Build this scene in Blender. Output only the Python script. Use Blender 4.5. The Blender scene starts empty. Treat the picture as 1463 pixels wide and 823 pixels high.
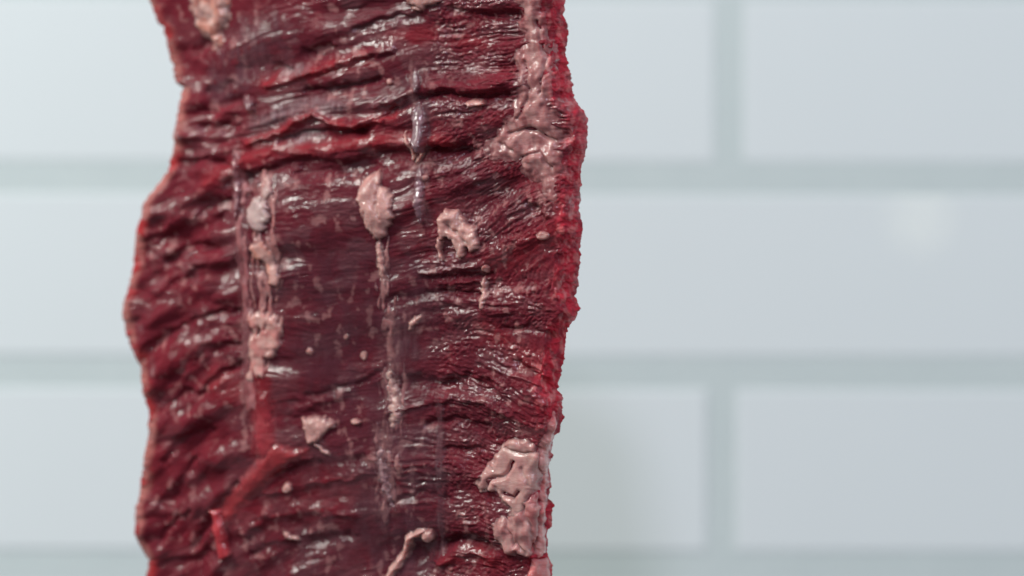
import bpy, bmesh, math
import numpy as np
from mathutils import Vector

# ------------------------------------------------------------------ camera
scene = bpy.context.scene
PXW, PXH = 1463.0, 823.0            # the photograph's pixel grid is used as a chart
CX, CY = PXW / 2, PXH / 2
WALL_Y = 1.0                        # metres from the camera
FRAME_W = 0.3327                    # frame width on the wall, metres
FOCAL = 36.0 * WALL_Y / FRAME_W
KPX = FRAME_W / PXW / WALL_Y        # metres per pixel at one metre

cam_d = bpy.data.cameras.new("camera")
cam = bpy.data.objects.new("camera", cam_d)
scene.collection.objects.link(cam)
cam.location = (0, 0, 0)
cam.rotation_euler = (math.radians(90), 0, 0)
cam_d.sensor_width = 36.0
cam_d.lens = FOCAL
cam_d.clip_start = 0.01
cam_d.clip_end = 50.0
cam_d.dof.use_dof = True
cam_d.dof.focus_distance = 0.752
cam_d.dof.aperture_fstop = 5.6
scene.camera = cam

# ------------------------------------------------------------------ world, lamps, exposure
world = bpy.data.worlds.new("World")
scene.world = world
world.use_nodes = True
bg = world.node_tree.nodes["Background"]
bg.inputs[0].default_value = (0.86, 0.93, 1.0, 1)
bg.inputs[1].default_value = 0.23


def area(name, loc, target, sx, sy, energy, col):
    d = bpy.data.lights.new(name, 'AREA')
    d.shape = 'RECTANGLE'
    d.size, d.size_y = sx, sy
    d.energy = energy
    d.color = col
    o = bpy.data.objects.new(name, d)
    scene.collection.objects.link(o)
    o.location = loc
    o.rotation_euler = (Vector(target) - Vector(loc)).to_track_quat('-Z', 'Y').to_euler()
    return o


area("ceiling_lamp", (-0.22, -0.85, 1.30), (0.0, 0.85, 0.0), 0.14, 0.14, 10.5, (0.82, 0.80, 1.0))
area("right_rim_light", (0.95, 0.12, 0.55), (0.05, 0.85, 0.0), 0.12, 0.22, 3.0, (0.80, 0.88, 1.0))  # added light from the right to brighten the cut rim, no real fixture
for lx, ly, lz, lp in ((-0.98, 0.50, 0.62, 5.6), (-0.85, 0.30, 0.98, 5.4), (-0.60, 0.55, 1.10, 5.4)):
    area("ceiling_lamp", (lx, ly, lz), (-0.30, 0.99, 0.0), 0.12, 0.12, lp, (0.95, 1.0, 0.92))  # one light from the left, split into three for small glints and softer shadow
area("ceiling_lamp", (-0.12, 0.10, 1.50), (-0.05, 0.85, 0.0), 0.16, 0.10, 3.0, (0.92, 0.92, 1.0))

bulb_d = bpy.data.lights.new("far_bulb", 'POINT')
bulb_d.energy = 0.09
bulb_d.shadow_soft_size = 0.02
bulb_d.color = (1.0, 0.97, 0.66)
bulb = bpy.data.objects.new("far_bulb", bulb_d)
scene.collection.objects.link(bulb)
bulb.location = (0.531, -2.0, 0.090)

scene.view_settings.view_transform = 'Standard'
scene.view_settings.look = 'None'
scene.view_settings.exposure = 0.04
scene.view_settings.gamma = 1.0
scene.view_settings.use_curve_mapping = False
scene.render.engine = 'CYCLES'

# ------------------------------------------------------------------ material helpers


def new_mat(name):
    m = bpy.data.materials.new(name)
    m.use_nodes = True
    nt = m.node_tree
    for n in list(nt.nodes):
        nt.nodes.remove(n)
    out = nt.nodes.new('ShaderNodeOutputMaterial')
    b = nt.nodes.new('ShaderNodeBsdfPrincipled')
    nt.links.new(b.outputs[0], out.inputs[0])
    return m, nt, b


def node(nt, kind, **kw):
    n = nt.nodes.new(kind)
    for k, v in kw.items():
        setattr(n, k, v)
    return n


def math_node(nt, op, a, b=None, clamp=False):
    n = nt.nodes.new('ShaderNodeMath')
    n.operation = op
    n.use_clamp = clamp
    for i, v in enumerate((a, b)):
        if v is None:
            continue
        if isinstance(v, (int, float)):
            n.inputs[i].default_value = v
        else:
            nt.links.new(v, n.inputs[i])
    return n.outputs[0]


def noise_tex(nt, vec, scale, detail=3.0, rough=0.55, dist=0.0):
    n = nt.nodes.new('ShaderNodeTexNoise')
    n.inputs['Scale'].default_value = scale
    n.inputs['Detail'].default_value = detail
    n.inputs['Roughness'].default_value = rough
    n.inputs['Distortion'].default_value = dist
    nt.links.new(vec, n.inputs['Vector'])
    return n.outputs['Fac']


def scaled(nt, vec, s):
    n = nt.nodes.new('ShaderNodeVectorMath')
    n.operation = 'MULTIPLY'
    nt.links.new(vec, n.inputs[0])
    n.inputs[1].default_value = s
    return n.outputs[0]


def map_range(nt, v, a, b, c, d):
    n = nt.nodes.new('ShaderNodeMapRange')
    nt.links.new(v, n.inputs[0])
    for i, x in enumerate((a, b, c, d)):
        n.inputs[i + 1].default_value = x
    return n.outputs[0]


# ---- glazed tile and grout
def tile_material():
    m, nt, b = new_mat("glazed_white_tile")
    tc = node(nt, 'ShaderNodeTexCoord')
    oi = node(nt, 'ShaderNodeObjectInfo')
    n1 = noise_tex(nt, tc.outputs['Object'], 18.0, 2.0)
    mix = node(nt, 'ShaderNodeMix', data_type='RGBA')
    mix.inputs['A'].default_value = (0.745, 0.785, 0.79, 1)
    mix.inputs['B'].default_value = (0.785, 0.825, 0.83, 1)
    f = math_node(nt, 'MULTIPLY', math_node(nt, 'ADD', n1, oi.outputs['Random']), 0.5)
    nt.links.new(f, mix.inputs['Factor'])
    nt.links.new(mix.outputs['Result'], b.inputs['Base Color'])
    b.inputs['Roughness'].default_value = 0.035
    b.inputs['IOR'].default_value = 1.5
    return m


def grout_material():
    m, nt, b = new_mat("pale_grey_grout")
    tc = node(nt, 'ShaderNodeTexCoord')
    n1 = noise_tex(nt, tc.outputs['Object'], 40.0, 5.0, 0.65)
    n2 = noise_tex(nt, tc.outputs['Object'], 900.0, 3.0)
    mix = node(nt, 'ShaderNodeMix', data_type='RGBA')
    mix.inputs['A'].default_value = (0.57, 0.635, 0.63, 1)
    mix.inputs['B'].default_value = (0.645, 0.705, 0.695, 1)
    nt.links.new(n1, mix.inputs['Factor'])
    nt.links.new(mix.outputs['Result'], b.inputs['Base Color'])
    b.inputs['Roughness'].default_value = 0.85
    bump = node(nt, 'ShaderNodeBump')
    bump.inputs['Strength'].default_value = 0.5
    bump.inputs['Distance'].default_value = 0.0005
    nt.links.new(n2, bump.inputs['Height'])
    nt.links.new(bump.outputs[0], b.inputs['Normal'])
    return m


# ---- meat: colour comes from the 'tint' attribute (what each spot is made of),
# fibre grain from the 'flow' attribute (along the fibre, across the fibre)
def flesh_material(name, rough=(0.32, 0.55), coat=1.0, sss=0.4, bump_fine=0.45, sat=0.75, fibre=True,
                   alpha=False, radius=(1.0, 0.30, 0.22), sss_scale=0.0022, coat_rough=0.115, spec=0.2):
    m, nt, b = new_mat(name)
    col = node(nt, 'ShaderNodeAttribute', attribute_name='tint')
    flow = node(nt, 'ShaderNodeAttribute', attribute_name='flow')
    fv = flow.outputs['Vector']
    # flow is in photo pixels / 100
    g1 = noise_tex(nt, scaled(nt, fv, (5.0, 26.0, 1.0)), 1.0, 3.0, 0.6)
    g2 = noise_tex(nt, scaled(nt, fv, (12.0, 16.0, 1.0) if not fibre else (11.0, 44.0, 1.0)), 1.0, 3.0, 0.65, 0.4)
    g3 = noise_tex(nt, scaled(nt, fv, (5.0, 5.0, 1.0)), 1.0, 4.0, 0.6)
    g4 = noise_tex(nt, scaled(nt, fv, (36.0, 44.0, 1.0)), 1.0, 2.0, 0.6)
    # colour variation
    v = math_node(nt, 'ADD', math_node(nt, 'MULTIPLY', g1, sat), 1.0 - sat * 0.5)
    v = math_node(nt, 'MULTIPLY', v, map_range(nt, g3, 0.3, 0.7, 0.88, 1.12))
    mul = node(nt, 'ShaderNodeVectorMath', operation='SCALE')
    nt.links.new(col.outputs['Color'], mul.inputs[0])
    nt.links.new(v, mul.inputs['Scale'])
    nt.links.new(mul.outputs[0], b.inputs['Base Color'])
    nt.links.new(map_range(nt, g3, 0.35, 0.65, rough[0], rough[1]), b.inputs['Roughness'])
    b.inputs['IOR'].default_value = 1.38
    b.inputs['Specular IOR Level'].default_value = spec
    if not alpha:
        nt.links.new(math_node(nt, 'MULTIPLY', col.outputs['Alpha'], spec * 1.4), b.inputs['Specular IOR Level'])
    b.inputs['Subsurface Weight'].default_value = sss
    b.inputs['Subsurface Radius'].default_value = radius
    b.inputs['Subsurface Scale'].default_value = sss_scale
    if alpha:
        b.inputs['Coat Weight'].default_value = coat
    else:
        nt.links.new(math_node(nt, 'MULTIPLY', col.outputs['Alpha'], coat), b.inputs['Coat Weight'])
    nt.links.new(map_range(nt, g3, 0.35, 0.65, coat_rough * 0.7, coat_rough * 1.6), b.inputs['Coat Roughness'])
    b.inputs['Coat IOR'].default_value = 1.45
    hgt = math_node(nt, 'ADD', math_node(nt, 'MULTIPLY', g1, 0.7), math_node(nt, 'MULTIPLY', g2, 0.45))
    hgt = math_node(nt, 'ADD', hgt, math_node(nt, 'MULTIPLY', g4, 0.45))
    bump = node(nt, 'ShaderNodeBump')
    bump.inputs['Strength'].default_value = bump_fine
    bump.inputs['Distance'].default_value = 0.0005
    nt.links.new(hgt, bump.inputs['Height'])
    nt.links.new(bump.outputs[0], b.inputs['Normal'])
    wet = node(nt, 'ShaderNodeBump')
    wet.inputs['Strength'].default_value = bump_fine * 0.5
    wet.inputs['Distance'].default_value = 0.0005
    nt.links.new(hgt, wet.inputs['Height'])
    nt.links.new(wet.outputs[0], b.inputs['Coat Normal'])
    if alpha:
        nt.links.new(math_node(nt, 'MULTIPLY', col.outputs['Alpha'], map_range(nt, g3, 0.3, 0.7, 0.55, 1.3), True),
                     b.inputs['Alpha'])
    return m


MAT_TILE = tile_material()
MAT_GROUT = grout_material()
MAT_MUSCLE = flesh_material("wet_raw_muscle")
MAT_FAT = flesh_material("pale_pink_fat", rough=(0.4, 0.6), coat=0.6, sss=0.8, bump_fine=0.3, sat=0.14, fibre=False,
                         radius=(1.0, 0.5, 0.4), sss_scale=0.002)
MAT_SLICK = flesh_material("slick_silverskin", rough=(0.25, 0.4), coat=1.0, sss=0.2, bump_fine=0.12, sat=0.2, coat_rough=0.05)
MAT_FILM = flesh_material("silverskin_film", rough=(0.12, 0.3), coat=0.5, sss=0.0, bump_fine=0.18, sat=0.2, alpha=True)

# ------------------------------------------------------------------ tiled wall
SC = KPX * WALL_Y


def wall_pt(x, y):
    return ((x - CX) * SC, (CY - y) * SC)


PITCH = 278.0 * SC
JOINT = 47.0 * SC
TILE_H = PITCH - JOINT
TILE_PITCH_X = 1112.0 * SC
TILE_L = TILE_PITCH_X - 43.0 * SC

bm = bmesh.new()
bmesh.ops.create_cube(bm, size=1.0)
for v in bm.verts:
    v.co = Vector((v.co.x * 1.9, v.co.y * 0.03, v.co.z * 1.0))
me = bpy.data.meshes.new("tile_wall")
bm.to_mesh(me)
bm.free()
me.materials.append(MAT_GROUT)
wall = bpy.data.objects.new("tile_wall", me)
scene.collection.objects.link(wall)
GROUT_FACE = WALL_Y + 0.0003
wall.location = (3.0 * SC, GROUT_FACE + 0.015, -6.6 * SC)
wall.rotation_euler = (0, math.radians(0.13), 0)
wall["kind"] = "structure"
wall["label"] = "wall of long glossy white tiles with pale grey grout behind the meat"

bm = bmesh.new()
bmesh.ops.create_cube(bm, size=1.0)
for v in bm.verts:
    v.co = Vector((v.co.x * TILE_L, v.co.y * 0.008, v.co.z * TILE_H))
bmesh.ops.bevel(bm, geom=list(bm.edges), offset=0.0005, segments=2, profile=0.5, affect='EDGES')
tile_me = bpy.data.meshes.new("tile")
bm.to_mesh(tile_me)
bm.free()
tile_me.materials.append(MAT_TILE)
rng = np.random.default_rng(4)
JX = {0: 1038.0, 2: 1028.0}
for r in range(-4, 7):
    zc = wall_pt(0, 248.0 - 139.0 + 278.0 * r)[1]
    jx = wall_pt(JX.get(r, 1035.0 if r % 2 == 0 else 1035.0 - 556.0), 0)[0]
    for c in range(-3, 4):
        xc = jx + (c + 0.5) * TILE_PITCH_X
        if abs(xc) > 0.82:
            continue
        t = bpy.data.objects.new("tile", tile_me)
        scene.collection.objects.link(t)
        t.parent = wall
        jit = rng.normal(0, 1, 4)
        t.location = (xc + jit[0] * 0.0002, WALL_Y + 0.004 - (GROUT_FACE + 0.015) + jit[1] * 0.0001, zc + jit[2] * 0.00015)
        t.rotation_euler = (0, math.radians(jit[3] * 0.05), 0)

# ------------------------------------------------------------------ noise toolkit
_prm = np.random.default_rng(11).permutation(4096).astype(np.int64)
_ang = np.random.default_rng(12).uniform(0, 2 * np.pi, 4096)
_gx, _gy = np.cos(_ang), np.sin(_ang)


def perlin(x, y, seed=0):
    x = np.asarray(x, float) + seed * 37.17
    y = np.asarray(y, float) + seed * 91.73
    xi = np.floor(x).astype(np.int64)
    yi = np.floor(y).astype(np.int64)
    xf, yf = x - xi, y - yi
    u = xf * xf * xf * (xf * (xf * 6 - 15) + 10)
    w = yf * yf * yf * (yf * (yf * 6 - 15) + 10)

    def g(a, b, dx, dy):
        h = _prm[(_prm[(a + seed * 7) & 4095] + b) & 4095]
        return _gx[h] * dx + _gy[h] * dy
    n00 = g(xi, yi, xf, yf)
    n10 = g(xi + 1, yi, xf - 1, yf)
    n01 = g(xi, yi + 1, xf, yf - 1)
    n11 = g(xi + 1, yi + 1, xf - 1, yf - 1)
    return ((n00 * (1 - u) + n10 * u) * (1 - w) + (n01 * (1 - u) + n11 * u) * w) * 1.5


def fbm(x, y, seed=0, octv=3, gain=0.5):
    s, a = 0.0, 1.0
    for i in range(octv):
        s = s + a * perlin(x * 2 ** i, y * 2 ** i, seed + i)
        a *= gain
    return s


def sstep(a, b, x):
    t = np.clip((x - a) / (b - a), 0, 1)
    return t * t * (3 - 2 * t)


def gauss_blur(a, sig):
    r = int(3 * sig + 1)
    k = np.exp(-0.5 * (np.arange(-r, r + 1) / sig) ** 2)
    k /= k.sum()
    out = np.pad(a, ((r, r), (r, r)), mode='edge')
    n = out.shape
    L0 = n[0] + 2 * r
    out = np.fft.irfft(np.fft.rfft(out, L0, axis=0) * np.fft.rfft(k, L0)[:, None], L0, axis=0)[2 * r:2 * r + a.shape[0]]
    L1 = n[1] + 2 * r
    out = np.fft.irfft(np.fft.rfft(out, L1, axis=1) * np.fft.rfft(k, L1)[None, :], L1, axis=1)[:, 2 * r:2 * r + a.shape[1]]
    return out


def seg_dist(X, Y, pts):
    """distance to a polyline and position 0..1 along it"""
    pts = np.array(pts, float)
    best = np.full(X.shape, 1e9)
    tb = np.zeros(X.shape)
    sgn = np.zeros(X.shape)
    L = np.hypot(*np.diff(pts, axis=0).T)
    cum = np.concatenate([[0], np.cumsum(L)])
    for i in range(len(pts) - 1):
        a, d = pts[i], pts[i + 1] - pts[i]
        t = np.clip(((X - a[0]) * d[0] + (Y - a[1]) * d[1]) / (d @ d), 0, 1)
        dx, dy = X - a[0] - t * d[0], Y - a[1] - t * d[1]
        q = np.hypot(dx, dy)
        m = q < best
        best = np.where(m, q, best)
        tb = np.where(m, (cum[i] + t * L[i]) / cum[-1], tb)
        sgn = np.where(m, np.sign(d[0] * dy - d[1] * dx), sgn)
    return best, tb, sgn


def poly_sdf(X, Y, pts):
    """signed distance to a closed polygon, positive inside"""
    pts = list(pts)
    d, _, _ = seg_dist(X, Y, pts + [pts[0]])
    ins = np.zeros(X.shape, bool)
    n = len(pts)
    for i in range(n):
        x1, y1 = pts[i]
        x2, y2 = pts[(i + 1) % n]
        if y1 == y2:
            continue
        c = ((y1 > Y) != (y2 > Y)) & (X < (x2 - x1) * (Y - y1) / (y2 - y1) + x1)
        ins ^= c
    return np.where(ins, d, -d)


# ------------------------------------------------------------------ the steak: outline, chart and slab
LEFT = [(216, -300), (200, -230), (222, -160), (228, -100), (214, -50), (214, 0), (222, 25), (235, 45), (238, 70), (246, 95),
        (250, 118), (262, 125), (256, 150), (250, 185), (246, 215), (238, 245), (226, 265), (204, 292), (203, 310), (195, 330),
        (190, 365), (186, 400), (177, 430), (174, 455), (180, 480), (192, 505), (200, 530), (206, 575), (212, 590), (212, 620),
        (206, 645), (201, 680), (198, 710), (192, 735), (193, 760), (203, 785), (213, 800), (208, 823), (204, 880), (224, 950),
        (216, 1020), (240, 1100)]
RIGHT = [(770, -300), (792, -230), (800, -150), (815, -80), (804, -30), (806, 0), (805, 20), (812, 45), (808, 68), (813, 100),
         (818, 125), (822, 145), (838, 165), (842, 185), (838, 215), (830, 240), (828, 280), (828, 300), (831, 330), (829, 370),
         (826, 405), (823, 425), (828, 440), (826, 455), (812, 465), (808, 490), (806, 515), (803, 530), (799, 545), (797, 558),
         (804, 567), (803, 585), (806, 598), (800, 612), (790, 630), (790, 655), (785, 665), (788, 690), (783, 710), (791, 722),
         (789, 735), (784, 755), (781, 775), (783, 795), (790, 810), (790, 823), (782, 880), (790, 940), (770, 1010), (745, 1100)]
LEFT, RIGHT = np.array(LEFT, float), np.array(RIGHT, float)


_yy = np.arange(-300, 1101, 4.0)
_k = np.hanning(15) / np.hanning(15).sum()
RSM = np.stack([np.convolve(np.pad(np.interp(_yy, RIGHT[:, 1], RIGHT[:, 0]), 7, mode='edge'), _k, 'valid') + 1.0, _yy], 1)


def xl_of(y):
    y = np.asarray(y, float)
    return np.interp(y, LEFT[:, 1], LEFT[:, 0]) + perlin(y / 9.0, y * 0 + 3.3, 1) * 1.6 + perlin(y / 4.0, y * 0 + 7.3, 2) * 0.7


def xr_of(y):
    y = np.asarray(y, float)
    return np.interp(y, RIGHT[:, 1], RIGHT[:, 0]) + perlin(y / 8.0, y * 0 + 5.1, 3) * 1.8 + perlin(y / 3.5, y * 0 + 9.3, 4) * 0.9


def rim_w(y):
    y = np.asarray(y, float)
    return 31.0 + 11.0 * perlin(y / 70.0, y * 0 + 1.7, 5) + 7.0 * perlin(y / 19.0, y * 0 + 4.7, 6)


THICK = 0.0125
TILT = math.radians(27.0)
PIVOT = np.array([(795 - CX) * KPX * 0.752, 0.752, 0.0])           # right front edge
NRM = np.array([-math.sin(TILT), -math.cos(TILT), 0.0])            # facing the camera and a little left


def rays(X, Y):
    return np.stack([(X - CX) * KPX, np.ones_like(X), (CY - Y) * KPX], -1)


def sag(X, Y):
    """slow bends of the hanging slab (metres towards its normal)"""
    return 0.0022 * np.sin((Y - 120) / 230.0) + 0.0018 * np.sin((X - 300) / 130.0 + Y / 300.0) \
        + 0.0020 * perlin(X / 160.0, Y / 190.0, 8)


def base_n(X, Y):
    xl, xr, rw = np.interp(Y, LEFT[:, 1], LEFT[:, 0]), np.interp(Y, RSM[:, 1], RSM[:, 0]), rim_w(Y)
    fr = np.clip((X - (xr - rw)) / rw, 0, 1)
    n = sag(X, Y) - THICK * 0.92 * (0.88 * fr ** 1.6 + 0.12 * (1 - np.sqrt(np.clip(1 - fr ** 4, 0, 1))))
    fl = np.clip((xl + 13 - X) / 13, 0, 1)
    n = n - 0.0035 * (1 - np.sqrt(np.clip(1 - fl ** 2, 0, 1)))
    return n


def base_pos(X, Y):
    r = rays(X, Y)
    n = base_n(X, Y)
    t = ((PIVOT @ NRM) + n) / (r @ NRM)
    return r * t[..., None]


# ---- fibre flow: curves along which the muscle fibres run
FIB = [
    [(250, -120), (400, -130), (560, -140), (780, -150)], [(250, -40), (400, -55), (560, -65), (780, -75)],
    [(260, 90), (340, 60), (420, 40), (510, 25), (560, 15), (640, 12), (740, 8), (800, 0)],
    [(250, 150), (340, 128), (420, 108), (470, 98), (520, 77), (560, 58), (640, 45), (740, 40), (800, 30)],
    [(250, 215), (330, 215), (370, 200), (425, 175), (470, 172), (520, 170), (561, 150), (590, 132), (625, 120), (690, 130), (735, 115), (800, 100)],
    [(210, 300), (260, 262), (330, 235), (400, 215), (470, 213), (560, 205), (620, 203), (700, 195), (760, 170), (820, 140)],
    [(205, 345), (270, 300), (340, 275), (420, 258), (520, 258), (600, 252), (660, 232), (720, 205), (780, 180)],
    [(200, 400), (260, 352), (340, 330), (430, 318), (520, 315), (600, 305), (660, 280), (720, 240), (790, 190)],
    [(195, 440), (260, 400), (340, 385), (430, 372), (520, 365), (600, 362), (690, 345), (740, 300), (800, 245)],
    [(200, 480), (270, 440), (340, 430), (450, 425), (560, 420), (640, 408), (700, 400), (760, 370), (810, 335)],
    [(205, 540), (280, 480), (350, 462), (450, 465), (560, 455), (650, 440), (700, 440), (760, 445), (810, 450)],
    [(210, 600), (290, 530), (350, 510), (450, 520), (540, 505), (600, 495), (650, 490), (700, 500), (760, 525), (800, 555)],
    [(210, 660), (290, 590), (360, 560), (450, 565), (540, 550), (590, 540), (640, 535), (690, 550), (740, 585), (780, 620)],
    [(215, 720), (280, 655), (340, 625), (400, 620), (470, 625), (560, 600), (640, 590), (700, 610), (740, 645)],
    [(220, 780), (290, 720), (350, 690), (420, 665), (500, 665), (570, 650), (640, 645), (700, 655), (760, 685)],
    [(225, 830), (290, 790), (350, 750), (420, 712), (500, 705), (570, 690), (640, 690), (700, 700), (770, 715)],
    [(240, 880), (300, 840), (360, 800), (430, 765), (500, 750), (570, 735), (640, 735), (700, 745), (770, 760)],
    [(250, 920), (370, 850), (440, 815), (500, 800), (570, 785), (640, 785), (700, 785), (780, 810)],
    [(250, 980), (400, 930), (560, 890), (780, 900)], [(250, 1080), (400, 1040), (560, 1010), (780, 1010)],
]
CP = []
for line in FIB:
    l = np.array(line, float)
    s0 = np.interp(560, l[:, 0], l[:, 1])
    for xx in np.arange(l[0, 0], l[-1, 0] + 1, 18.0):
        yy = np.interp(xx, l[:, 0], l[:, 1])
        CP.append((xx, yy, s0 - yy))
CP = np.array(CP)

X0, X1, Y0, Y1 = 150, 870, -300, 1100
gx = np.arange(X0, X1 + 1, 8.0)
gy = np.arange(Y0, Y1 + 1, 8.0)
GX, GY = np.meshgrid(gx, gy)
num = np.zeros(GX.shape)
den = np.zeros(GX.shape)
for x, y, d in CP:
    w = np.exp(-((GX - x) ** 2 + (GY - y) ** 2) / (2 * 34.0 ** 2)) + 1e-7 / (1 + ((GX - x) ** 2 + (GY - y) ** 2) / 1e4)
    num += w * d
    den += w
DISP = num / den


def bil(a, X, Y, x0, y0, step):
    fx = np.clip((X - x0) / step, 0, a.shape[1] - 1.001)
    fy = np.clip((Y - y0) / step, 0, a.shape[0] - 1.001)
    ix, iy = fx.astype(int), fy.astype(int)
    tx, ty = fx - ix, fy - iy
    if a.ndim == 3:
        tx, ty = tx[..., None], ty[..., None]
    return (a[iy, ix] * (1 - tx) + a[iy, ix + 1] * tx) * (1 - ty) + (a[iy + 1, ix] * (1 - tx) + a[iy + 1, ix + 1] * tx) * ty


# ---- one-pixel chart rasters
RX, RY = np.meshgrid(np.arange(X0, X1 + 1, 1.0), np.arange(Y0, Y1 + 1, 1.0))
S = RY + bil(DISP, RX, RY, X0, Y0, 8.0)
S = S + 5.0 * perlin(RX / 60.0, RY / 60.0, 20) + 2.0 * perlin(RX / 22.0, RY / 22.0, 21)
A = RX + 8.0 * perlin(RX / 90.0, RY / 90.0, 22)
XLr, XRr = xl_of(RY), xr_of(RY)


def ell(cx, cy, rx, ry, soft=0.5, rot=0.0):
    c, s = math.cos(math.radians(rot)), math.sin(math.radians(rot))
    dx, dy = RX - cx, RY - cy
    q = np.sqrt(((dx * c + dy * s) / rx) ** 2 + ((-dx * s + dy * c) / ry) ** 2)
    return 1 - sstep(1 - soft, 1 + soft, q)


z_left = 1 - sstep(300, 370, RX)
z_right = sstep(590, 650, RX)
z_film = np.clip(ell(490, 430, 150, 110, 0.5) + ell(560, 620, 90, 240, 0.4), 0, 1) * (1 - z_right * 0.7)
z_lobe = np.clip(ell(420, 712, 95, 42, 0.35, -18), 0, 1)
calm = np.clip(z_film * 0.75 + z_lobe, 0, 1)


def billow(x, y, seed):
    return np.abs(perlin(x, y, seed))


H = np.zeros(RX.shape)
m1 = 0.35 + 0.9 * sstep(-0.25, 0.5, perlin(RX / 110, RY / 80, 24))
m2 = 0.25 + 1.1 * sstep(-0.2, 0.5, perlin(RX / 70, RY / 50, 25))
H += 1.5 * perlin(A / 330, S / 62, 30) * (1 - 0.4 * calm)
H += 1.05 * m1 * perlin(A / 170, S / 27, 31) * (1 - 0.45 * calm)
H += 0.20 * m2 * (billow(A / 95, S / 12, 32) * 2 - 0.55) * (1 - 0.3 * calm) * (1 - 0.5 * z_left) * (1 + 0.25 * z_right)
H += 0.15 * m1 * (billow(A / 30, S / 6, 33) * 2 - 0.5) * (1 - 0.1 * calm) * (1 - 0.6 * z_left) * (1 + 0.9 * z_right)
H += 0.08 * perlin(A / 8, S / 3.2, 34) * (0.5 + 1.2 * z_right)
H += z_left * (1.4 * perlin(RX / 46, S / 34, 35) + 0.6 * (billow(RX / 60, S / 34, 39) * 2 - 0.5) + 0.3 * perlin(RX / 20, S / 14, 36))
grain = z_right * (0.5 + 0.8 * sstep(-0.3, 0.4, perlin(RX / 45, RY / 35, 26)))
H += grain * (0.24 * (billow(RX / 9 + S / 40, S / 6.5, 27) * 2 - 0.5) + 0.13 * perlin(RX / 4.2, RY / 3.6, 28))
H += 0.06 * perlin(RX / 6, RY / 5, 29)
# short cross-ribs where the bundles are pulled tight
ribs = perlin(RX / 5.0, RY / 22.0, 37)
z_rib = np.clip(ell(402, 163, 48, 11, 0.5, -22) + ell(465, 150, 34, 9, 0.5, 8) + ell(430, 196, 26, 9, 0.5, -12)
                + ell(420, 100, 22, 8, 0.5, -10), 0, 1)
H += z_rib * ribs * 0.35
z_combs = ell(602, 672, 30, 55, 0.4)
H += z_combs * 0.22 * np.sin(RY / 11.0 * 2 * np.pi / 1.0 + perlin(RX / 20, RY / 20, 38) * 3)

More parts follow.
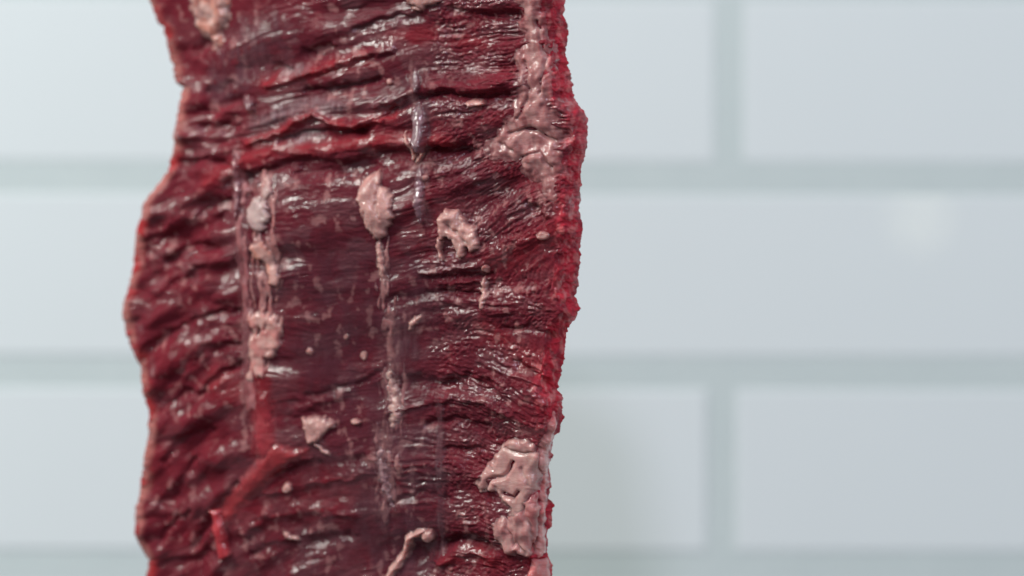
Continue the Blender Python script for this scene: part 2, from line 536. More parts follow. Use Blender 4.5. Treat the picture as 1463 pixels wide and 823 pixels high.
# explicit folds: (points, half width px, depth mm); negative = crevice, positive = raised bundle
FOLDS = [
    ([(330, 262), (400, 238), (440, 232), (490, 238), (560, 222), (615, 214), (660, 216)], 14, -2.6),
    ([(430, 246), (480, 248), (530, 240)], 14, -2.4),
    ([(300, 258), (345, 232), (400, 212), (470, 214), (540, 203), (600, 202), (640, 206)], 10, 1.4),
    ([(355, 206), (400, 189), (425, 173), (450, 164), (471, 176), (502, 180), (545, 172)], 6, 2.4),
    ([(400, 201), (440, 188), (480, 190), (520, 188)], 5, -1.8),
    ([(382, 122), (425, 108), (463, 99), (520, 78), (560, 70)], 8, 1.9),
    ([(440, 128), (490, 124), (540, 112)], 7, -1.9),
    ([(510, 186), (548, 166), (575, 150), (600, 140), (640, 134), (690, 140), (722, 134)], 6, -2.3),
    ([(540, 152), (575, 138), (600, 128), (640, 122), (690, 129), (722, 118)], 7, 1.4),
    ([(645, 12), (690, 20), (740, 22)], 9, -2.2),
    ([(510, 40), (560, 26), (600, 22)], 7, -1.6),
    ([(360, 95), (395, 96)], 18, -2.6), ([(440, 75), (468, 68)], 12, -2.2), ([(300, 60), (285, 75)], 10, -2.2),
    ([(292, 186), (326, 180)], 13, -2.4), ([(300, 130), (330, 118)], 8, -1.6),
    ([(353, 255), (352, 288)], 9, -2.2), ([(292, 304), (328, 288)], 11, -2.2),
    ([(235, 372), (270, 352), (300, 352)], 9, -1.9), ([(225, 415), (290, 372), (330, 372)], 10, 1.5),
    ([(215, 345), (260, 312), (310, 302)], 9, 1.7),
    ([(210, 498), (255, 470), (300, 450), (340, 446)], 8, -1.9), ([(240, 545), (290, 500), (345, 492)], 9, -1.7),
    ([(290, 560), (318, 530), (345, 520)], 7, -1.9), ([(225, 590), (265, 560), (300, 565)], 8, -1.6),
    ([(235, 660), (262, 625), (300, 612)], 8, -1.8), ([(230, 720), (258, 690), (275, 660)], 9, -1.8),
    ([(275, 780), (300, 742), (318, 720), (345, 690)], 8, -2.0), ([(228, 770), (250, 745), (268, 732)], 7, -1.6),
    ([(230, 805), (270, 800), (300, 790)], 9, -1.5),
    ([(350, 760), (380, 738), (440, 728), (505, 735)], 12, 1.6), ([(385, 705), (450, 690), (520, 680)], 9, 1.3),
    ([(395, 676), (450, 660), (520, 655)], 8, -1.7), ([(360, 790), (420, 775), (500, 765)], 8, -1.5),
    ([(618, 214), (672, 214)], 6, -1.8),
    ([(765, 295), (778, 315)], 10, -1.8), ([(600, 390), (650, 384), (690, 380)], 4, 0.9), ([(630, 406), (690, 402)], 4, 0.9),
    ([(600, 398), (650, 394), (700, 390)], 5, -1.3), ([(560, 425), (620, 418), (690, 420)], 6, -1.4),
    ([(606, 446), (650, 440), (684, 440)], 8, -1.3),
    ([(640, 545), (672, 540), (700, 552)], 12, -2.5), ([(585, 545), (615, 545)], 12, -1.8),
    ([(742, 522), (765, 538), (785, 552)], 9, -1.9), ([(720, 470), (760, 468), (790, 480)], 6, -1.4),
    ([(560, 590), (610, 575), (650, 565), (690, 570), (730, 590)], 6, 1.3),
    ([(610, 606), (650, 596), (700, 610)], 6, -1.6), ([(640, 640), (690, 640)], 6, -1.2),
    ([(632, 776), (665, 768), (694, 778)], 9, -2.6), ([(590, 790), (604, 796)], 18, -2.4),
    ([(630, 806), (655, 790), (680, 787), (705, 800)], 9, 2.0), ([(555, 720), (600, 705), (640, 712)], 6, -1.3),
    ([(440, 565), (520, 545), (560, 520)], 6, -1.0), ([(420, 590), (500, 560)], 8, 0.9),
    ([(430, 752), (432, 754)], 15, -1.5),
    ([(690, 690), (705, 712)], 7, -1.4), ([(250, 235), (300, 228), (330, 238)], 7, -1.4),
    ([(255, 160), (290, 150), (330, 160)], 8, 1.2),
]
folds = np.zeros(RX.shape)
for pts, w, dep in FOLDS:
    p = np.array(pts, float)
    x0, x1 = int(max(p[:, 0].min() - 4 * w - X0, 0)), int(min(p[:, 0].max() + 4 * w - X0, RX.shape[1]))
    y0, y1 = int(max(p[:, 1].min() - 4 * w - Y0, 0)), int(min(p[:, 1].max() + 4 * w - Y0, RX.shape[0]))
    sx, sy = RX[y0:y1, x0:x1], RY[y0:y1, x0:x1]
    wx = sx + 4 * perlin(sx / 17, sy / 17, 41) + 1.5 * perlin(sx / 6, sy / 6, 44)
    wy = sy + 4 * perlin(sx / 17, sy / 17, 42) + 1.5 * perlin(sx / 6, sy / 6, 43)
    d, t, sg = seg_dist(wx, wy, pts)
    # crevices: sharp overhang on top, gentle below;
    ww = np.where(sg < 0, w * 0.75, w * 1.25) if dep < 0 else np.where(sg < 0, w * 1.3, w * 0.75)
    prof = np.exp(-(d / (ww * 0.8)) ** 2)
    folds[y0:y1, x0:x1] += dep * 0.68 * prof
folds = np.clip(folds, -4.2, 3.0)
H += folds
# calmer towards the silhouettes so that the outline stays where it is
edge = np.minimum(sstep(-2, 16, RX - XLr), sstep(-4, 24, XRr - RX))
H *= 0.25 + 0.75 * edge
H += 0.35 * perlin(RX / 9, RY / 6, 45) * (1 - edge)
rimz = 1 - sstep(14, 40, XRr - RX)
H += rimz * (0.7 * perlin(RX / 13, RY / 17, 46) + 0.35 * (billow(RX / 9, RY / 8, 47) * 2 - 0.5) + 0.15 * perlin(RX / 4, RY / 4, 48))
H_S = gauss_blur(H, 7.0)
H_L = gauss_blur(H, 14.0)

# ---- what each spot is made of (albedo)
PLUM = np.array([0.118, 0.0165, 0.0255])
RED = np.array([0.205, 0.018, 0.028])
FRESH = np.array([0.52, 0.034, 0.054])
PALE = np.array([0.46, 0.21, 0.20])
GREY = np.array([0.30, 0.22, 0.23])
VEIL = np.array([0.102, 0.0205, 0.031])
RIMFAT = np.array([0.52, 0.20, 0.17])


def lay(col, new, m):
    m = np.clip(m, 0, 1)[..., None]
    return col * (1 - m) + new * m


C = np.tile(PLUM, RX.shape + (1,))
C = lay(C, RED, z_left * 0.34 + 0.22 * sstep(0.0, 0.6, fbm(RX / 120, RY / 90, 50)))
C = lay(C, RED, z_right * 0.34 * sstep(-0.1, 0.5, fbm(RX / 90, RY / 90, 51) + sstep(650, 800, RX) * 0.7))
C = lay(C, VEIL, z_film * 0.6 * sstep(-0.5, 0.3, fbm(RX / 80, S / 40, 67)))
C = lay(C, RED * 0.9, z_lobe * 0.7)
# red bundles along some ridges
for pts, w, a in [([(300, 258), (345, 232), (400, 212), (470, 210), (540, 200), (640, 204)], 12, 0.85),
                  ([(355, 206), (400, 189), (425, 173), (450, 164), (471, 176), (502, 182), (560, 165)], 9, 0.9),
                  ([(382, 122), (425, 108), (463, 99), (520, 84)], 12, 0.8), ([(360, 80), (385, 90), (380, 112)], 16, 0.5),
                  ([(374, 540), (376, 600), (378, 645)], 14, 0.9), ([(310, 545), (340, 560)], 20, 0.6),
                  ([(625, 45), (560, 50), (690, 60)], 9, 0.5), ([(640, 800), (680, 790), (710, 806)], 10, 0.6),
                  ([(700, 380), (760, 350), (800, 330)], 18, 0.5), ([(690, 470), (740, 500), (790, 545)], 16, 0.5)]:
    d, t, sg = seg_dist(RX + 5 * perlin(RX / 15, RY / 15, 52), RY + 5 * perlin(RX / 15, RY / 15, 53), pts)
    C = lay(C, np.array([0.27, 0.021, 0.029]), 0.85 * a * np.exp(-(d / w) ** 2))
# fresh-cut rim on the right, pale rim on the left
dr = XRr - RX + 9 * perlin(RX / 16, RY / 40, 54) + 4 * perlin(RX / 7, RY / 9, 64) + 14 * perlin(RX * 0 + 2, RY / 90, 65)
C = lay(C, FRESH, 0.95 * (1 - sstep(12, 42, dr)))
C = lay(C, np.array([0.64, 0.22, 0.21]), 0.55 * (1 - sstep(20, 44, dr)) * sstep(0.05, 0.5, fbm(RX / 11, RY / 20, 55)))
C = lay(C, PLUM * 1.5, 0.6 * (1 - sstep(26, 50, dr)) * sstep(0.1, 0.5, fbm(RX / 14, RY / 17, 68)))
dl = RX - XLr + 6 * perlin(RX / 18, RY / 26, 56)
C = lay(C, RIMFAT, 0.55 * (1 - sstep(3, 17, dl)) * sstep(-0.25, 0.25, fbm(RX / 60, RY / 46, 57) + 0.12))
C = lay(C, np.array([0.42, 0.035, 0.035]), 0.7 * (1 - sstep(4, 20, dl)) * sstep(0.0, 0.4, -fbm(RX / 60, RY / 46, 57)))
# pale seams between bundles, silvery ribs
seam = 1 - sstep(0.0, 0.06, np.abs(perlin(A / 90, S / 15, 58)))
C = lay(C, PALE, 0.22 * seam * (1 - calm) * sstep(-0.1, 0.3, perlin(RX / 50, RY / 50, 59)))
C = lay(C, GREY, 0.6 * z_rib * (0.55 + 0.45 * ribs))
# mottled connective tissue spots
mott = sstep(0.32, 0.55, fbm(RX / 15, RY / 20, 60)) * sstep(0.1, 0.4, perlin(RX / 80, RY / 110, 61) + 0.25)
C = lay(C, PALE, 0.42 * mott * sstep(30, 60, dr))
for cx, cy, rx, ry in [(375, 262, 12, 18), (392, 345, 10, 14), (355, 470, 12, 40), (560, 500, 14, 40), (596, 462, 10, 14),
                       (552, 680, 18, 60), (605, 270, 8, 60), (415, 262, 14, 8), (700, 215, 20, 14), (770, 285, 18, 22)]:
    C = lay(C, PALE, 0.55 * ell(cx, cy, rx, ry, 0.6) * sstep(-0.25, 0.35, fbm(RX / 9, RY / 14, 62)))

WET = np.clip(0.12 + 0.95 * sstep(-0.12, 0.30, fbm(RX / 55, RY / 36, 66)), 0, 1) * (1 - 0.38 * z_left)
WET *= (1 - 0.22 * z_right) * (1 + 0.0 * RY)
WET *= 0.16 + 0.84 * np.minimum(sstep(8, 34, dr), sstep(2, 22, dl))
C = np.concatenate([C, WET[..., None]], -1)

# ------------------------------------------------------------------ mesh builders


def add_attrs(me, tint, flow):
    a = me.attributes.new('tint', 'FLOAT_COLOR', 'POINT')
    if tint.shape[1] == 3:
        tint = np.concatenate([tint, np.ones((len(tint), 1))], 1)
    a.data.foreach_set('color', tint.astype(np.float32).ravel())
    f = me.attributes.new('flow', 'FLOAT_VECTOR', 'POINT')
    f.data.foreach_set('vector', flow.astype(np.float32).ravel())


def quad_mesh(name, P, quads, tint, flow, mat, parent=None):
    me = bpy.data.meshes.new(name)
    me.vertices.add(len(P))
    me.vertices.foreach_set('co', P.astype(np.float32).ravel())
    nq = len(quads)
    me.loops.add(nq * 4)
    me.loops.foreach_set('vertex_index', quads.astype(np.int32).ravel())
    me.polygons.add(nq)
    me.polygons.foreach_set('loop_start', np.arange(0, nq * 4, 4, dtype=np.int32))
    me.polygons.foreach_set('loop_total', np.full(nq, 4, np.int32))
    me.polygons.foreach_set('use_smooth', np.ones(nq, bool))
    me.update(calc_edges=True)
    me.validate()
    add_attrs(me, tint, flow)
    me.materials.append(mat)
    o = bpy.data.objects.new(name, me)
    scene.collection.objects.link(o)
    if parent is not None:
        o.parent = parent
        o.matrix_parent_inverse = parent.matrix_world.inverted()
    return o


def surf_normal(X, Y):
    e = 2.0
    px = base_pos(X + e, Y) - base_pos(X - e, Y)
    py = base_pos(X, Y + e) - base_pos(X, Y - e)
    n = np.cross(px, py)
    n /= np.linalg.norm(n, axis=-1, keepdims=True) + 1e-12
    return np.where((n[..., 1] > 0)[..., None], -n, n)


NORM_SOFT = NRM


def place(X, Y, h_mm):
    """chart position + height above the slab (mm) -> world point; bundles droop a little"""
    xl, xr = xl_of(Y), xr_of(Y)
    Xc = np.clip(X, xl + 2.5, xr - 4)
    n = surf_normal(Xc, Y) * 0.55 + NORM_SOFT * 0.45
    n /= np.linalg.norm(n, axis=-1, keepdims=True)
    P = base_pos(X, Y) + n * (h_mm * 1e-3)[..., None]
    P[..., 2] -= 0.28e-3 * h_mm
    return P


steak = bpy.data.objects.new("raw_steak", None)
steak.empty_display_size = 0.02
steak.location = (-0.03, 0.785, -0.115)
scene.collection.objects.link(steak)
steak["label"] = "raw marbled skirt steak hanging upright in front of the white tiles"
steak["category"] = "meat"
bpy.context.view_layer.update()

# ---- the muscle: a closed slab, dense on the side the photograph shows
ys = np.concatenate([np.arange(-300, -40, 4.0), np.arange(-40, 864, 1.25), np.arange(864, 1101, 4.0)])
NU = 520
u = np.linspace(0, 1, NU)
u = u + 0.012 * np.sin(u * 2 * np.pi) * -1
UY = np.repeat(ys[:, None], NU, 1)
xl, xr = xl_of(ys), xr_of(ys)
UX = xl[:, None] + (xr - xl)[:, None] * u[None, :]
Hf = bil(H, UX, UY, X0, Y0, 1.0)
front = place(UX, UY, Hf)
tintF = bil(C, UX, UY, X0, Y0, 1.0)
Sf = bil(S, UX, UY, X0, Y0, 1.0)
Af = bil(A, UX, UY, X0, Y0, 1.0)
flowF = np.stack([Af / 100, Sf / 100, np.zeros_like(Sf)], -1)
NB = 44
tt = np.linspace(0, 1, NB + 2)[1:-1]
Pr, Pl = front[:, -1], front[:, 0]
back = Pr[:, None, :] * (1 - tt)[None, :, None] + Pl[:, None, :] * tt[None, :, None]
arch = np.sqrt(np.clip(1 - (2 * tt - 1) ** 6, 0, 1))
nz = perlin(tt[None, :] * 9 + 0 * ys[:, None], ys[:, None] / 40.0, 70)
ridge_b = perlin(tt[None, :] * 3 + 0 * ys[:, None], ys[:, None] / 11.0, 71)
back -= NRM[None, None, :] * (arch[None, :] * (0.0035 + 0.0022 * nz + 0.0012 * ridge_b + 0.004 * (tt[None, :])))[..., None]
ringP = np.concatenate([front, back], 1)
tintB = np.tile(RED, back.shape[:2] + (1,)) * (1 + 0.25 * nz[..., None])
tintB = np.concatenate([tintB, np.full(tintB.shape[:2] + (1,), 0.4)], -1)
tintR = np.concatenate([tintF, tintB], 1)
flowB = np.stack([UX[:, -1:] / 100 - 6.0 * tt[None, :], np.repeat(ys[:, None] / 100, NB, 1), np.zeros((len(ys), NB))], -1)
flowR = np.concatenate([flowF, flowB], 1)
NR_, NC_ = ringP.shape[:2]
idx = np.arange(NR_ * NC_).reshape(NR_, NC_)
nx = np.roll(idx, -1, 1)
quads = np.stack([idx[:-1], idx[1:], nx[1:], nx[:-1]], -1).reshape(-1, 4)
V = ringP.reshape(-1, 3)
T = tintR.reshape(-1, 4)
F = flowR.reshape(-1, 3)
# close top and bottom with shrinking rings folded into quads
cap_v, cap_t, cap_f, cap_q = [], [], [], []
for row, sgnz in ((0, 1), (NR_ - 1, -1)):
    ring = idx[row]
    half = NC_ // 2
    nF = NU
    # stitch the front row to the back row (front index i <-> nearest back index)
    fr_i = np.arange(nF)
    bk = NU + np.clip(np.round((1 - fr_i / (nF - 1)) * (NB - 1)).astype(int), 0, NB - 1)
    for i in range(0, nF - 1, 1):
        a, b_, c, d = ring[i], ring[i + 1], ring[bk[i + 1]], ring[bk[i]]
        if c != d:
            cap_q.append((a, b_, c, d) if sgnz > 0 else (d, c, b_, a))
quads = np.concatenate([quads, np.array(cap_q)]) if cap_q else quads
muscle = quad_mesh("muscle", V, quads, T, F, MAT_MUSCLE, steak)


# ---- patches lying on the muscle: fat, membranes, flaps
def patch(name, sdf, bbox, step, mat, hfun, tintfun, follow=0.5, cut=-3.0, rag=3.0, seed=0, ragscale=9.0, under=0.8, isotropic=True):
    x0, x1, y0, y1 = bbox
    xs = np.arange(x0, x1 + step, step)
    yy = np.arange(y0, y1 + step, step)
    X, Y = np.meshgrid(xs, yy)
    d = sdf(X, Y) + rag * perlin(X / ragscale, Y / ragscale, seed) + 0.45 * rag * perlin(X / (ragscale * 0.4), Y / (ragscale * 0.4), seed + 1)
    inb = (X > xl_of(Y) + 1.5) & (X < xr_of(Y) - 1.0)
    keep = (d > cut) & inb
    h0 = bil(H, X, Y, X0, Y0, 1.0)
    hs = bil(H_S, X, Y, X0, Y0, 1.0)
    k = sstep(0, 8, d)
    hl = bil(H_L, X, Y, X0, Y0, 1.0)
    href = h0 * (1 - k) + (h0 * follow + (0.6 * hs + 0.4 * hl) * (1 - follow)) * k
    h = href + np.where(d > 0, hfun(X, Y, d), under * d / 3.0)
    P = place(X, Y, h)
    tint = tintfun(X, Y, d)
    s = bil(S, X, Y, X0, Y0, 1.0)
    flow = np.stack([X / 100 + 3, (Y if isotropic else s) / 100 + 5, np.zeros_like(X)], -1)
    n0, n1 = X.shape
    ii = np.arange(n0 * n1).reshape(n0, n1)
    q = np.stack([ii[:-1, :-1], ii[1:, :-1], ii[1:, 1:], ii[:-1, 1:]], -1)
    ok = keep[:-1, :-1] & keep[1:, :-1] & keep[1:, 1:] & keep[:-1, 1:]
    q = q[ok]
    used = np.unique(q)
    remap = np.full(n0 * n1, -1)
    remap[used] = np.arange(len(used))
    return quad_mesh(name, P.reshape(-1, 3)[used], remap[q], tint.reshape(-1, tint.shape[-1])[used], flow.reshape(-1, 3)[used], mat, steak)


FATC = np.array([0.56, 0.30, 0.265])
FATP = np.array([0.47, 0.22, 0.20])
ORANGE = np.array([0.62, 0.20, 0.13])


def fat_tint(base, red, seed, blend=5.0, veil=0.0):
    def f(X, Y, d):
        m = sstep(-0.3, 0.5, fbm(X / 14, Y / 20, seed))
        c = base[None, None, :] * (1 - 0.6 * m[..., None]) + red[None, None, :] * (0.6 * m[..., None])
        e = (1 - sstep(-1, blend, d + 0.35 * blend * perlin(X / 5, Y / 7, seed + 2)))[..., None] * 0.85
        if veil:
            q = perlin((X + 5 * perlin(X / 20, Y / 20, seed + 6)) / 9, Y / 34, seed + 7) + 0.6 * perlin(X / 17, Y / 15, seed + 8)
            e = np.maximum(e, veil * sstep(-0.15, 0.45, q)[..., None])
        return c * (1 - e) + bil(C[..., :3], X, Y, X0, Y0, 1.0) * e
    return f


def dome(h, w, seed, lump=0.35, sc=9.0, flush=False):
    def f(X, Y, d):
        t = np.clip(d / w, 0, 1)
        base = h * (sstep(0, 1, t) if flush else np.sqrt(1 - (1 - t) ** 2))
        return base + lump * t * (fbm(X / (sc * 1.5), Y / (sc * 1.9), seed, 2, 0.35) + 0.3 * (np.abs(perlin(X / (sc * 2.2), Y / (sc * 1.6), seed + 5)) * 2 - 0.5))
    return f


def fat_poly(pts, h=1.4, w=12, step=1.5, seed=0, base=FATC, red=FATP, follow=0.08, name="fat_lump", lump=0.35, sc=9.0, rag=2.0, ragscale=12.0,
             flush=False, blend=4.0, streak=0.0, inset=0.0, veil=0.0, creases=()):
    p = np.array(pts, float)
    bb = (p[:, 0].min() - 8, p[:, 0].max() + 8, p[:, 1].min() - 8, p[:, 1].max() + 8)

    def sdf(X, Y):
        d = poly_sdf(X, Y, pts)
        if streak:
            d = np.minimum(d, 9) - inset + streak * perlin((X + 4 * perlin(X / 30, Y / 30, seed)) / 6.5, Y / 38, seed + 9) + 0.4 * streak * perlin(X / 12, Y / 14, seed + 10)
        return d
    dm = dome(h, w, seed + 3, lump, sc, flush)

    def hf(X, Y, d):
        v = dm(X, Y, d)
        for cpts, cw, cd in creases:
            q, _, _ = seg_dist(X + 3 * perlin(X / 12, Y / 12, seed + 11), Y + 3 * perlin(X / 12, Y / 12, seed + 12), cpts)
            v = v - cd * np.exp(-(q / cw) ** 2)
        return v
    return patch(name, sdf, bb, step, MAT_FAT, hf, fat_tint(base, red, seed, blend, veil),
                 follow=follow, seed=seed, rag=rag, ragscale=ragscale)


def fat_line(pts, half, h=0.9, step=1.2, seed=0, base=FATC, red=FATP, name="fat_streak", rag=2.2, mat=None, lump=0.2, follow=0.1, flush=True, blend=4.0):
    p = np.array(pts, float)
    bb = (p[:, 0].min() - half - 7, p[:, 0].max() + half + 7, p[:, 1].min() - half - 7, p[:, 1].max() + half + 7)

    def sdf(X, Y):
        d, t, _ = seg_dist(X, Y, pts)
        return half * (1 - 0.55 * np.abs(2 * t - 1) ** 3) - d
    return patch(name, sdf, bb, step, mat or MAT_FAT, dome(h, half, seed + 3, lump, 7.0, flush), fat_tint(base, red, seed, blend), follow=follow, seed=seed,
                 rag=rag, ragscale=8.0, cut=-2.5)


def ring_pts(cx, cy, rx, ry, n=12):
    return [(cx + rx * math.cos(2 * math.pi * i / n), cy + ry * math.sin(2 * math.pi * i / n)) for i in range(n)]


# large lumps
fat_poly([(518, 254), (541, 242), (550, 264), (565, 277), (567, 307), (557, 325), (548, 343), (533, 340), (523, 322), (520, 297), (512, 284)],
         h=1.8, w=15, seed=101, lump=0.5, sc=12, rag=3.5, blend=5, veil=0.22, creases=[([(545, 262), (541, 290), (548, 310)], 2.2, 0.6), ([(524, 300), (530, 325)], 2, 0.4)])
fat_poly([(622, 310), (638, 299), (655, 301), (668, 317), (683, 325), (683, 338), (687, 348), (678, 358), (673, 366), (668, 354), (665, 364),
          (658, 368), (650, 356), (640, 339), (630, 343), (625, 332)], h=1.8, w=13, seed=103, lump=0.6, sc=9, rag=3.5, blend=5, veil=0.2, creases=[([(640, 322), (655, 330), (668, 345)], 2.2, 0.7), ([(655, 305), (660, 322)], 2, 0.4)])
fat_poly([(625, 338), (636, 343), (631, 358), (637, 376), (627, 368), (622, 353)], h=1.2, w=6, seed=105)
fat_poly([(432, 597), (455, 593), (480, 602), (478, 612), (465, 617), (455, 630), (442, 632), (435, 615)], h=1.2, w=9, seed=107, lump=0.5, rag=4, blend=6, veil=0.25)
fat_poly([(267, -30), (330, -40), (328, 31), (317, 46), (318, 69), (309, 73), (298, 66), (282, 43), (270, 15)], h=1.2, w=13, seed=109, rag=5, blend=8, veil=0.4, flush=True,
         red=ORANGE, base=np.array([0.56, 0.32, 0.28]))
fat_poly([(570, -30), (616, -30), (632, 2), (612, 8), (606, 16), (596, 10), (580, 4)], h=1.8, w=9, seed=111)
fat_poly([(354, 446), (382, 443), (400, 448), (403, 487), (402, 512), (387, 514), (382, 535), (364, 545), (351, 533), (356, 502), (351, 477)],
         h=1.1, w=8, seed=113, red=np.array([0.5, 0.14, 0.13]), rag=2.0, lump=0.3, flush=True, streak=9.0, blend=6)
fat_poly(ring_pts(371, 306, 17, 25), h=1.3, w=9, seed=115, rag=5, base=np.array([0.50, 0.34, 0.32]), red=np.array([0.40, 0.22, 0.22]))
fat_poly(ring_pts(381, 266, 8, 16), h=1.0, w=6, seed=117, rag=4, base=np.array([0.50, 0.32, 0.30]))
fat_poly([(357, 352), (372, 344), (386, 350), (392, 368), (402, 392), (398, 408), (386, 402), (378, 378), (362, 364)], h=1.1, w=7, seed=119,
         red=ORANGE, rag=4)
# smaller bits
fat_poly(ring_pts(680, 147, 15, 5), h=1.5, w=5, step=1.1, seed=121, rag=1.5)
fat_poly(ring_pts(510, 602, 8, 5), h=0.8, w=4, step=1.1, seed=123, rag=1.5)
fat_poly(ring_pts(694, 384, 6, 6), h=0.9, w=4, step=1.1, seed=125, rag=1.5)
fat_poly(ring_pts(609, 253, 6, 5), h=0.7, w=4, step=1.1, seed=127, rag=1.5)
fat_poly(ring_pts(778, 335, 9, 8), h=0.8, w=6, step=1.1, seed=129, rag=2.5)
fat_poly(ring_pts(445, 501, 6, 6), h=0.6, w=4, step=1.1, seed=131, rag=1.5)
fat_poly(ring_pts(496, 480, 4, 4), h=0.5, w=3, step=1.0, seed=133, rag=1)
fat_poly(ring_pts(412, 696, 8, 8), h=0.8, w=5, step=1.1, seed=135, rag=2)
fat_poly(ring_pts(556, 117, 5, 5), h=0.7, w=4, step=1.0, seed=137, rag=1)
fat_poly(ring_pts(521, 508, 5, 7), h=0.5, w=4, step=1.0, seed=139, rag=1.5)
fat_line([(586, 10), (604, 14)], 5, seed=141)
fat_line([(541, 345), (543, 372), (548, 408)], 7, seed=143, h=0.8)
fat_line([(690, 398), (692, 420), (688, 440)], 6, seed=145, h=1.0)
fat_line([(584, 471), (592, 460), (602, 450)], 6, seed=147, h=0.8)
fat_line([(556, 530), (561, 560), (566, 590), (560, 610)], 11, seed=149, h=0.8, rag=5, red=np.array([0.38, 0.16, 0.17]), base=np.array([0.48, 0.28, 0.25]))
fat_line([(621, 766), (605, 758), (585, 768), (576, 795), (556, 822), (548, 850)], 8, seed=151, h=1.8)
fat_poly(ring_pts(612, 766, 12, 10), h=2.2, w=9, step=1.1, seed=153, rag=2)
fat_line([(578, 190), (586, 214), (590, 232)], 4.5, seed=155, h=0.9)
fat_line([(610, 205), (600, 222), (593, 234)], 4, seed=157, h=0.8)
fat_line([(452, 632), (462, 640), (475, 651)], 3, seed=159, h=0.6)
fat_line([(405, 760), (415, 768), (428, 772)], 5, seed=161, h=0.9)
fat_line([(545, 640), (548, 680), (556, 720)], 9, seed=163, h=0.5, rag=6, red=np.array([0.25, 0.10, 0.12]), base=np.array([0.34, 0.19, 0.20]))

# fat seam down the upper right and fat patches at the lower right
fat_poly([(730, -60), (772, -50), (776, 15), (787, 43), (794, 64), (794, 102), (788, 143), (800, 165), (808, 195), (804, 230), (800, 262), (796, 292),
          (785, 285), (772, 262), (756, 258), (742, 240), (722, 236), (700, 222), (690, 214), (709, 184), (724, 166), (729, 143), (738, 122), (742, 102),
          (726, 87), (736, 69), (744, 56), (738, 25)], h=0.9, w=20, seed=171, name="fat_seam", base=np.array([0.46, 0.22, 0.205]),
         red=np.array([0.36, 0.12, 0.12]), rag=8.0, ragscale=18.0, lump=0.7, sc=14.0, follow=0.12, flush=True, blend=18, veil=0.5, creases=[([(768, 30), (780, 85), (772, 130)], 3, 0.9), ([(750, 90), (757, 140), (740, 170)], 3, 0.8), ([(730, 190), (760, 182), (790, 200)], 3, 0.9), ([(745, 225), (770, 215), (790, 240)], 3, 0.8), ([(715, 205), (735, 215)], 3, 0.7)])
fat_poly([(717, 632), (735, 624), (756, 630), (770, 640), (776, 670), (772, 700), (756, 712), (752, 738), (735, 742), (716, 714), (711, 703),
          (686, 706), (679, 692), (689, 673), (711, 646)], h=1.0, w=9, seed=173, name="fat_patch", veil=0.2, base=np.array([0.52, 0.29, 0.26]),
         red=np.array([0.47, 0.20, 0.19]), lump=0.5, sc=17.0, follow=0.08, flush=True, blend=6, rag=5, ragscale=15, creases=[([(690, 700), (706, 682), (722, 680), (736, 660)], 2.5, 1.1), ([(720, 640), (750, 648), (766, 646)], 2.5, 0.7), ([(722, 704), (736, 712), (742, 700)], 2.5, 1.1), ([(748, 668), (756, 690)], 2.5, 0.6)])
fat_poly([(704, 746), (716, 735), (734, 732), (746, 716), (768, 704), (775, 735), (770, 775), (758, 800), (740, 796), (721, 792), (708, 772)], h=1.2, w=9, seed=175,
         name="fat_patch", base=np.array([0.52, 0.27, 0.245]), red=np.array([0.47, 0.17, 0.165]), lump=0.6, sc=12.0, follow=0.1, flush=True, blend=9, veil=0.35, rag=5, ragscale=14, creases=[([(724, 740), (732, 760), (736, 780)], 2, 0.8), ([(748, 725), (758, 750), (760, 780)], 2.5, 0.9), ([(740, 775), (752, 790)], 2, 0.7)])
fat_poly([(765, 646), (779, 612), (792, 586), (796, 604), (790, 630), (785, 665), (782, 700), (781, 735), (780, 790), (768, 800), (760, 780),
          (767, 735), (771, 695)], h=1.2, w=9, seed=177, name="fat_rim", base=np.array([0.72, 0.34, 0.31]), red=np.array([0.62, 0.16, 0.15]),
         lump=0.6, sc=12.0, follow=0.6, rag=4, flush=True, blend=8)
fat_poly([(760, 800), (784, 798), (788, 830), (784, 870), (762, 868), (750, 830)], h=1.3, w=9, seed=179, name="fat_rim",
         base=np.array([0.62, 0.24, 0.22]), red=np.array([0.55, 0.10, 0.10]), lump=0.6)

# broken pale threads between the lumps
PALEF = np.array([0.42, 0.19, 0.18])
fat_poly([(366, 245), (394, 245), (404, 330), (404, 430), (392, 460), (362, 440), (356, 340)], h=0.35, w=6, seed=191, name="fat_thread", base=PALEF,
         red=np.array([0.40, 0.13, 0.12]), rag=3, flush=True, streak=13.0, blend=8, inset=6.0, lump=0.2)
fat_poly([(534, 340), (556, 340), (566, 430), (572, 520), (560, 540), (540, 450)], h=0.3, w=6, seed=193, name="fat_thread", base=PALEF,
         red=np.array([0.36, 0.13, 0.13]), rag=3, flush=True, streak=13.0, blend=8, inset=6.0, lump=0.2)
fat_poly([(540, 520), (584, 520), (580, 640), (560, 760), (536, 740), (532, 620)], h=0.25, w=6, seed=195, name="fat_thread", base=PALEF * 0.8,
         red=np.array([0.30, 0.12, 0.13]), rag=3, flush=True, streak=13.0, blend=9, inset=6.0, lump=0.2)
fat_poly([(330, 212), (346, 212), (352, 330), (362, 450), (372, 560), (362, 640), (350, 560), (344, 420), (336, 320)], h=0.5, w=5, seed=197, name="fat_thread",
         base=np.array([0.44, 0.17, 0.17]), red=np.array([0.36, 0.08, 0.09]), rag=2, flush=True, streak=7.0, blend=6, lump=0.15, inset=1.0)

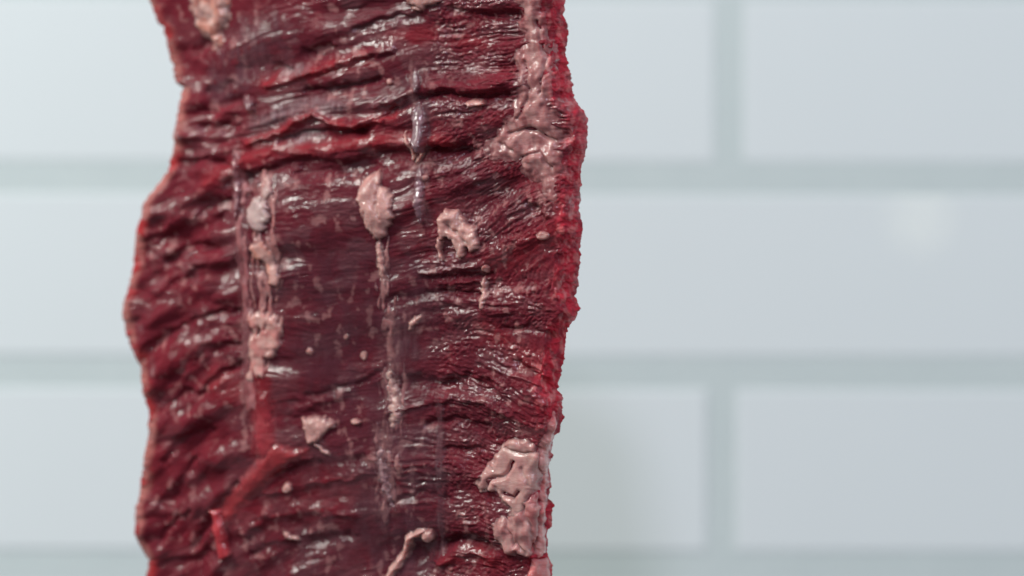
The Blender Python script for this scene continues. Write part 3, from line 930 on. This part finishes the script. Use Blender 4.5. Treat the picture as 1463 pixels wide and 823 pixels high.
# torn red strip with its hanging end
SHRED = np.array([0.42, 0.026, 0.036])
SHRED2 = np.array([0.46, 0.050, 0.058])
def flap(pts, h, w, seed, name, col, col2, **kw):
    p = np.array(pts, float)
    bb = (p[:, 0].min() - 8, p[:, 0].max() + 8, p[:, 1].min() - 8, p[:, 1].max() + 8)
    return patch(name, lambda X, Y: poly_sdf(X, Y, pts), bb, 1.4, MAT_MUSCLE, dome(h, w, seed + 3, 0.35, 16.0, kw.get('flush', True)),
                 fat_tint(np.array(col), np.array(col2), seed, kw.get('blend', 9.0)), follow=kw.get('follow', 0.1), seed=seed, rag=2.5, ragscale=16.0)


flap([(364, 560), (388, 556), (396, 600), (400, 640), (392, 660), (374, 664), (362, 640), (358, 600)], 0.7, 14, 181, "torn_flap", (0.30, 0.020, 0.030), (0.24, 0.020, 0.030), blend=15)
flap([(392, 626), (420, 634), (452, 636), (440, 652), (408, 672), (378, 700), (350, 726), (326, 752), (306, 742), (300, 728), (326, 698), (354, 668)], 1.1, 15, 183,
     "torn_flap", SHRED * 0.72, SHRED2 * 0.68, blend=14)
flap([(300, 726), (320, 726), (321, 750), (326, 772), (332, 790), (322, 800), (314, 794), (310, 768), (303, 746)], 2.2, 8, 185, "torn_flap", SHRED, SHRED2, flush=False, blend=3)
fat_line([(388, 650), (366, 680), (340, 706), (310, 731)], 5.5, seed=187, h=1.1, base=SHRED * 1.1, red=SHRED2 * 1.1, name="torn_strip", mat=MAT_MUSCLE, rag=1.5, lump=0.2, blend=4)


# membranes: thin glossy film bridging the bundles
def film(pts, seed, alpha, col, name="membrane", lift=0.35, wr=0.25, soft=18.0, step=2.0, rag=8.0, wx=7.0, wy=60.0):
    p = np.array(pts, float)
    bb = (p[:, 0].min() - 10, p[:, 0].max() + 10, p[:, 1].min() - 10, p[:, 1].max() + 10)
    col = np.array(col)

    def hf(X, Y, d):
        k = sstep(0, soft, d)
        hl = bil(H_L, X, Y, X0, Y0, 1.0)
        hs = bil(H_S, X, Y, X0, Y0, 1.0)
        h0 = bil(H, X, Y, X0, Y0, 1.0)
        bridge = np.maximum(hl, 0.5 * hs + 0.5 * hl) + lift + wr * perlin(X / wx, Y / wy, seed + 7) + 0.6 * wr * perlin(X / (wx * 0.5), Y / (wy * .4), seed + 8)
        return (bridge - h0) * k

    def tf(X, Y, d):
        a = alpha * sstep(0, soft, d) * (0.45 + 0.9 * sstep(-0.35, 0.45, fbm(X / 26, Y / 75, seed + 9)))
        c = 0.6 * bil(C[..., :3], X, Y, X0, Y0, 1.0) + 0.4 * col
        return np.concatenate([c, np.clip(a, 0, 1)[..., None]], -1)
    x0 = patch(name, lambda X, Y: poly_sdf(X, Y, pts), bb, step, MAT_FILM, hf, tf, follow=1.0, cut=0.0, rag=rag, seed=seed, ragscale=24.0)
    return x0


film([(548, 96), (612, 92), (628, 160), (618, 220), (616, 330), (600, 350), (585, 330), (580, 210), (560, 160)], 201, 0.28, (0.18, 0.09, 0.11))
film([(584, 140), (616, 140), (618, 215), (604, 226), (588, 210)], 203, 0.32, (0.26, 0.18, 0.20), name="membrane", lift=0.7, wr=0.4, soft=8, step=1.4, rag=3, wx=4.5, wy=70)
film([(590, 228), (610, 228), (612, 300), (608, 340), (592, 330)], 205, 0.32, (0.26, 0.14, 0.17), lift=0.6, soft=7, step=1.4, rag=3, wx=4.0, wy=50)
film([(400, 350), (520, 340), (640, 372), (650, 450), (640, 560), (600, 620), (520, 640), (430, 590), (395, 480)], 207, 0.30, (0.12, 0.045, 0.065), soft=30, wr=0.22)
film([(520, 600), (640, 590), (645, 720), (632, 830), (600, 880), (520, 880), (500, 760)], 209, 0.33, (0.17, 0.085, 0.11), soft=26, wr=0.3)
film([(560, 450), (600, 455), (606, 500), (596, 540), (566, 560), (548, 520)], 211, 0.35, (0.22, 0.13, 0.15), soft=10, lift=0.5, step=1.5, rag=5)
film([(326, 206), (342, 206), (348, 300), (356, 420), (366, 520), (356, 620), (346, 600), (342, 450), (334, 340)], 213, 0.55, (0.34, 0.13, 0.14), soft=6, lift=0.8, step=1.4, rag=3,
     wx=4.0, wy=80, name="tendon_strand")
film([(358, 520), (392, 520), (396, 640), (384, 668), (358, 650), (352, 590)], 215, 0.6, (0.40, 0.035, 0.05), soft=10, lift=0.5, step=1.6, rag=4)
film([(620, 560), (636, 560), (640, 700), (636, 850), (624, 850), (622, 700)], 217, 0.38, (0.28, 0.17, 0.19), soft=6, lift=0.5, step=1.4, rag=2.5, wx=4, wy=70, name="tendon_strand")
film([(330, 20), (400, 10), (420, 80), (380, 140), (300, 160), (280, 110)], 219, 0.35, (0.22, 0.13, 0.16), soft=20)
film([(420, 640), (540, 620), (560, 780), (500, 850), (380, 860), (350, 780)], 221, 0.30, (0.20, 0.08, 0.10), soft=24, wx=14, wy=30)


# slick silverskin cords, added and tilted so the lamp makes glints there
def cord(pts, half, tilt, seed, col, h=1.6, name="silverskin_glint_cord"):
    p = np.array(pts, float)
    bb = (p[:, 0].min() - half - 7, p[:, 0].max() + half + 7, p[:, 1].min() - half - 7, p[:, 1].max() + half + 7)

    def sdf(X, Y):
        d, t, _ = seg_dist(X, Y, pts)
        return half * (1 - 0.7 * np.abs(2 * t - 1) ** 3) - d

    def hf(X, Y, d):
        d0, t, _ = seg_dist(X, Y, pts)
        k = np.clip(d / half, 0, 1)
        return h * np.sqrt(1 - (1 - k) ** 2) + tilt * (t - 0.3) * sstep(0, 0.5, k) + 0.12 * perlin(X / 4.5, Y / 26, seed + 4) * k
    return patch(name, sdf, bb, 1.1, MAT_SLICK, hf, fat_tint(np.array(col), np.array(col) * 0.7, seed, 6.0), follow=0.2, seed=seed, rag=2.0, ragscale=8.0)


cord([(598, 146), (601, 180), (604, 216)], 11, 5.0, 301, (0.20, 0.10, 0.115))
cord([(593, 100), (596, 118), (598, 130)], 6, 1.5, 303, (0.18, 0.09, 0.10), h=1.0)
cord([(600, 240), (602, 275), (603, 318)], 7, 1.5, 307, (0.20, 0.09, 0.11), h=1.0)
cord([(349, 138), (356, 147), (362, 155)], 8, 2.5, 309, (0.16, 0.05, 0.06), h=1.2)
cord([(336, 218), (338, 262), (339, 312)], 5, 0.8, 313, (0.30, 0.11, 0.12), h=1.2)
